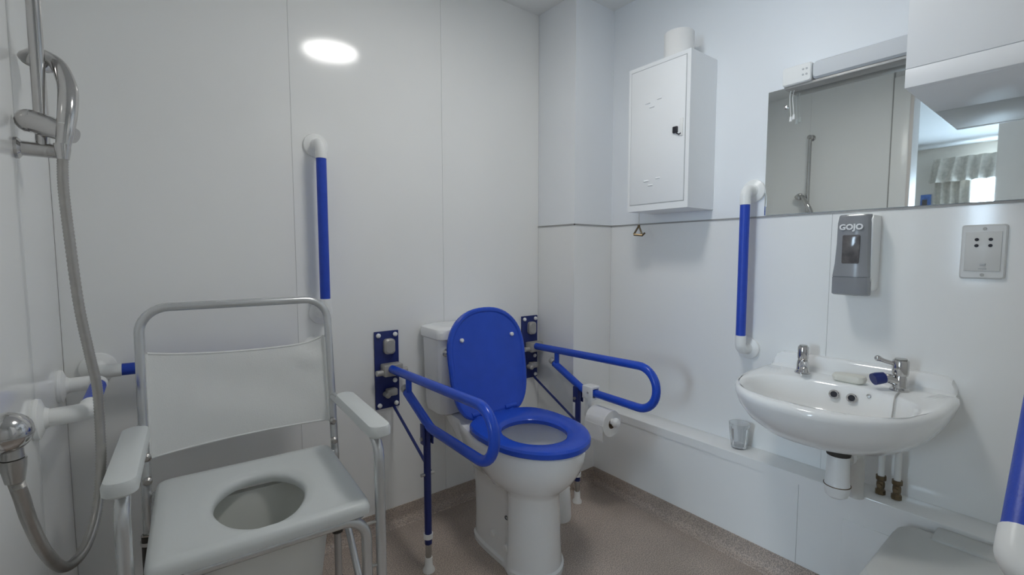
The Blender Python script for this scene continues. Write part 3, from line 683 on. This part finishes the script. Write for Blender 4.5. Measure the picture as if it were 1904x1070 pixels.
# ------------------------------------------------------------------ basin
by = .478
bs = thing('wash_basin', 'white wall hung wash basin with two chrome taps', 'basin', (XR, by, .53))
def dshape(hw, dep, z, off=0.0, n=60, e=2.35):
    """rim outline: flat against the wall, bulging into the room"""
    out = []
    for i in range(n):
        a = -PI / 2 + 2 * PI * i / n
        c, s = math.cos(a), math.sin(a)
        # v measured from the wall; split at v = .20*dep
        v0 = .26 * dep
        if c >= 0: v = v0 + (dep - v0) * abs(c) ** (2 / e); h = hw * math.copysign(abs(s) ** (2 / e), s)
        else: v = v0 - v0 * abs(c) ** (2 / 7); h = hw * math.copysign(abs(s) ** (2 / 7), s)
        out.append((XR - .0005 - max(v, 0) - off * 0, by + h, z))
    return out
def bowl(hu, v0, v1, z, n=60, e=2.3):
    out = []; vc, rv = (v0 + v1) / 2, (v1 - v0) / 2
    for i in range(n):
        a = -PI / 2 + 2 * PI * i / n; c, s = math.cos(a), math.sin(a)
        out.append((XR - vc - rv * math.copysign(abs(c) ** (2 / e), c), by + hu * math.copysign(abs(s) ** (2 / e), s), z))
    return out
brings = [dshape(.10, .26, .548), dshape(.145, .32, .556), dshape(.19, .385, .580), dshape(.222, .435, .615), dshape(.240, .464, .650), dshape(.249, .476, .680), dshape(.250, .477, .692), dshape(.247, .473, .700), dshape(.240, .466, .704),
          bowl(.214, .122, .444, .704), bowl(.206, .130, .436, .699), bowl(.200, .136, .430, .688), bowl(.185, .150, .412, .650), bowl(.150, .180, .370, .605), bowl(.09, .225, .31, .580), bowl(.03, .255, .285, .573)]
bb = part('bowl', loft(brings), 'ceramic', bs, 50)
def up_sec(y, k):
    return [(XR - .0005, y, .695), (XR - .046, y, .7032), (XR - .032, y, .704 + .010 * k), (XR - .026, y, .706 + .036 * k), (XR - .018, y, .707 + .044 * k), (XR - .0005, y, .708 + .045 * k)]
part('upstand', loft([up_sec(by + h, k) for h, k in ((-.238, .05), (-.234, .35), (-.226, .75), (-.210, .95), (-.18, 1.0), (.18, 1.0), (.210, .95), (.226, .75), (.234, .35), (.238, .05))]), 'ceramic', bs)
for y, z in ((.487, .672), (.4425, .671)):
    oh = part('overflow_ring', loft([lathe([(r_, h)], (XR - .151, y, z), (-1, 0, .35), 20)[0] for r_, h in ((.0125, -.006), (.0135, .003), (.012, .005), (.009, .003), (.0085, -.006))], closed=True), 'chrome', bs)
    part('overflow_hole', lathe([(0, 0), (.0088, 0), (.0088, .001), (0, .001)], (XR - .151, y, z), (-1, 0, .35), 16), 'dark_slot', oh)
part('chain_stay', lathe([(0, -.002), (.006, -.002), (.005, .004), (0, .005)], (XR - .146, .404, .686), (-1, 0, .3), 12), 'steel', bs)
part('plug_chain', tube(spline([(XR - .122, .3425, .7065), (XR - .158, .341, .7060), (XR - .176, .340, .694), (XR - .190, .339, .660), (XR - .214, .338, .615)], 5), .0019, 6), 'grey_metal', bs)
def tap(y, label, d, L, rh_, lever):
    x = 1.653; d = Vector((d[0], d[1], 0)).normalized(); o = Vector((x, y, 0))
    t = thing('basin_tap', label, 'tap', (x, y, .7045), 0, 'chrome basin taps')
    part('body', lathe([(0, 0), (.0225, 0), (.0225, .004), (.0175, .009), (.016, .035), (.0145, .042), (0, .043)], (x, y, .7045), n=22), 'chrome', t)
    P = lambda s_, z: o + d * s_ + Vector((0, 0, z))
    part('spout', tube(fillet([P(0, .726), P(L * .55, .738), P(L * .95, .740 if lever else .728), P(L, .738 if lever else .718)], .012), .0130, 16), 'chrome', t)
    hd_ = part('head', lathe([(0, 0), (rh_ * .9, 0), (rh_, .007), (rh_, .040), (rh_ * .9, .044), (0, .045)], (x, y, .7475), n=20), 'chrome', t)
    part('flat_cap', lathe([(0, 0), (rh_ * .75, 0), (rh_ * .7, .003), (0, .003)], (x, y, .7923), n=18), 'steel', hd_)
    if lever:
        part('lever', merge(tube([(x - .010, y + .014, .780), (x - .020, y + .034, .786), (x - .026, y + .044, .791)], [.0055, .006, .0075], 12), sphere((x - .027, y + .046, .792), .0088, 12)), 'chrome', hd_)
        part('spout_sleeve', tube([P(L - .010, .7400), P(L + .008, .737), P(L + .018, .734)], [.0155, .0172, .0165], 16), 'blue_dark', t)
    return t
tap(.598, 'chrome basin tap nearer the upright blue grab rail', (-.90, -.42), .062, .0155, False)
tap(.350, 'chrome basin tap with side lever and blue spout sleeve', (-.72, .69), .052, .0195, True)
solid('soap_bar', loft([[(1.640 + dx, .466 + dy, z) for dx, dy, _ in rrect(0, 0, hx, hy, min(hx, hy) * .75, 0, 6)] for z, hx, hy in ((.7045, .015, .030), (.710, .022, .040), (.720, .0235, .0425), (.727, .021, .0395), (.7295, .013, .029))]), 'soap',
      'cream bar of soap on the basin back edge between taps', 'soap')

# waste trap and supply pipes
tp = thing('bottle_trap', 'white plastic bottle trap hanging below the basin', 'waste trap', (1.50, .442, .415))
part('nut', lathe([(0, 0), (.029, 0), (.030, .008), (.030, .020), (.027, .028), (0, .028)], (1.50, .442, .527), n=20), 'dark_rubber', tp)
part('bottle', lathe([(0, .402), (.018, .404), (.027, .411), (.0315, .428), (.0325, .440), (.031, .442), (.029, .455), (.0275, .50), (.026, .520), (.022, .528), (0, .528)], (1.50, .442, 0), n=28), 'white_plastic', tp)
part('seam_ring', lathe([(0, 0), (.0332, 0), (.0332, .0018), (0, .0018)], (1.50, .442, .440), n=28), 'brass', tp)
part('outlet_pipe', tube(fillet([(1.50, .442, .510), (1.610, .428, .512), (1.615, .427, .40), (1.615, .427, .372)], .03), .0185, 16), 'cream_plastic', tp)
part('union_nut', lathe([(0, 0), (.024, 0), (.024, .018), (0, .018)], (1.535, .4375, .5105), (1, -.12, 0), 18), 'white_plastic', tp)
for y, z0, lb in ((.388, .372, 'white supply pipe with brass valve, nearer the waste trap'), (.350, .372, 'white supply pipe with brass valve, farther from waste trap')):
    sp = thing('supply_pipe', lb, 'pipe', (1.690, y, z0), 0, 'basin supply pipes')
    part('pipe', tube([(1.690, y, .372), (1.690, y, .600)], .0085, 14), 'cream_plastic', sp)
    part('valve', merge(lathe([(0, .0), (.013, .0), (.013, .012), (.009, .016), (.0105, .024), (.0105, .034), (.009, .040), (.013, .044), (.013, .056), (0, .056)], (1.690, y, .374), n=8), lathe([(0, 0), (.006, 0), (.006, .016), (0, .016)], (1.690, y, .403), (-1, 0, 0), 10)), 'brass', sp)

# tumbler on the ledge
tb = thing('drinking_tumbler', 'clear ribbed glass tumbler standing on the boxed ledge', 'tumbler', (1.690, .812, ZP))
def tumbler():
    R = []
    for r_, z, rib in ((.0, .0, 0), (.024, .0, 0), (.026, .002, .0), (.029, .03, .0012), (.033, .075, .0012), (.0355, .086, 0), (.036, .094, 0), (.0345, .094, 0), (.0335, .086, 0), (.0270, .012, 0), (.0, .010, 0)):
        R.append([(1.690 + (max(r_, 1e-4) + rib * math.cos(12 * 2 * PI * i / 72)) * math.cos(2 * PI * i / 72), .812 + (max(r_, 1e-4) + rib * math.cos(12 * 2 * PI * i / 72)) * math.sin(2 * PI * i / 72), ZP + z) for i in range(72)])
    return loft(R)
part('glass', tumbler(), 'tumbler_glass', tb, 60)

# ------------------------------------------------------------------ wall cupboard, top right
wcb = thing('wall_cupboard', 'white wall cupboard hung over the mirror at top right', 'cupboard', (1.59, .15, 1.481))
part('carcass', box(1.452, XR - .0058, -.035, .327, 1.481, 2.16, .002), 'paint', wcb)
part('pelmet', box(1.430, 1.452, -.034, .327, 1.481, 1.5245, .0015), 'paint', wcb)
part('door', box(1.430, 1.450, -.034, .327, 1.5256, 2.16, .0015), 'paint', wcb)

# ------------------------------------------------------------------ bin at lower right
bn = thing('sanitary_bin', 'white plastic lidded bin at lower right against the ledge', 'bin', (1.44, .19, 0))
BCX, BCY = 1.432, .190
part('body', loft([rrect(BCX, BCY, hx, hy, .045, z, 7) for z, hx, hy in ((.0, .145, .105), (.006, .150, .110), (.28, .168, .122), (.322, .170, .124))]), 'bin_plastic', bn)
lidb = part('lid', loft([rrect(BCX, BCY, hx, hy, .05, z, 7) for z, hx, hy in ((.318, .172, .128), (.322, .180, .135), (.332, .182, .137), (.335, .176, .131), (.339, .178, .133), (.350, .172, .127), (.355, .160, .115), (.357, .13, .085))]), 'bin_plastic', bn)
part('hinge_block', box(1.548, 1.626, .075, .248, .326, .364, .006), 'bin_plastic', lidb)

for o in list(bpy.data.objects):
    if '_m' in o: del o['_m']
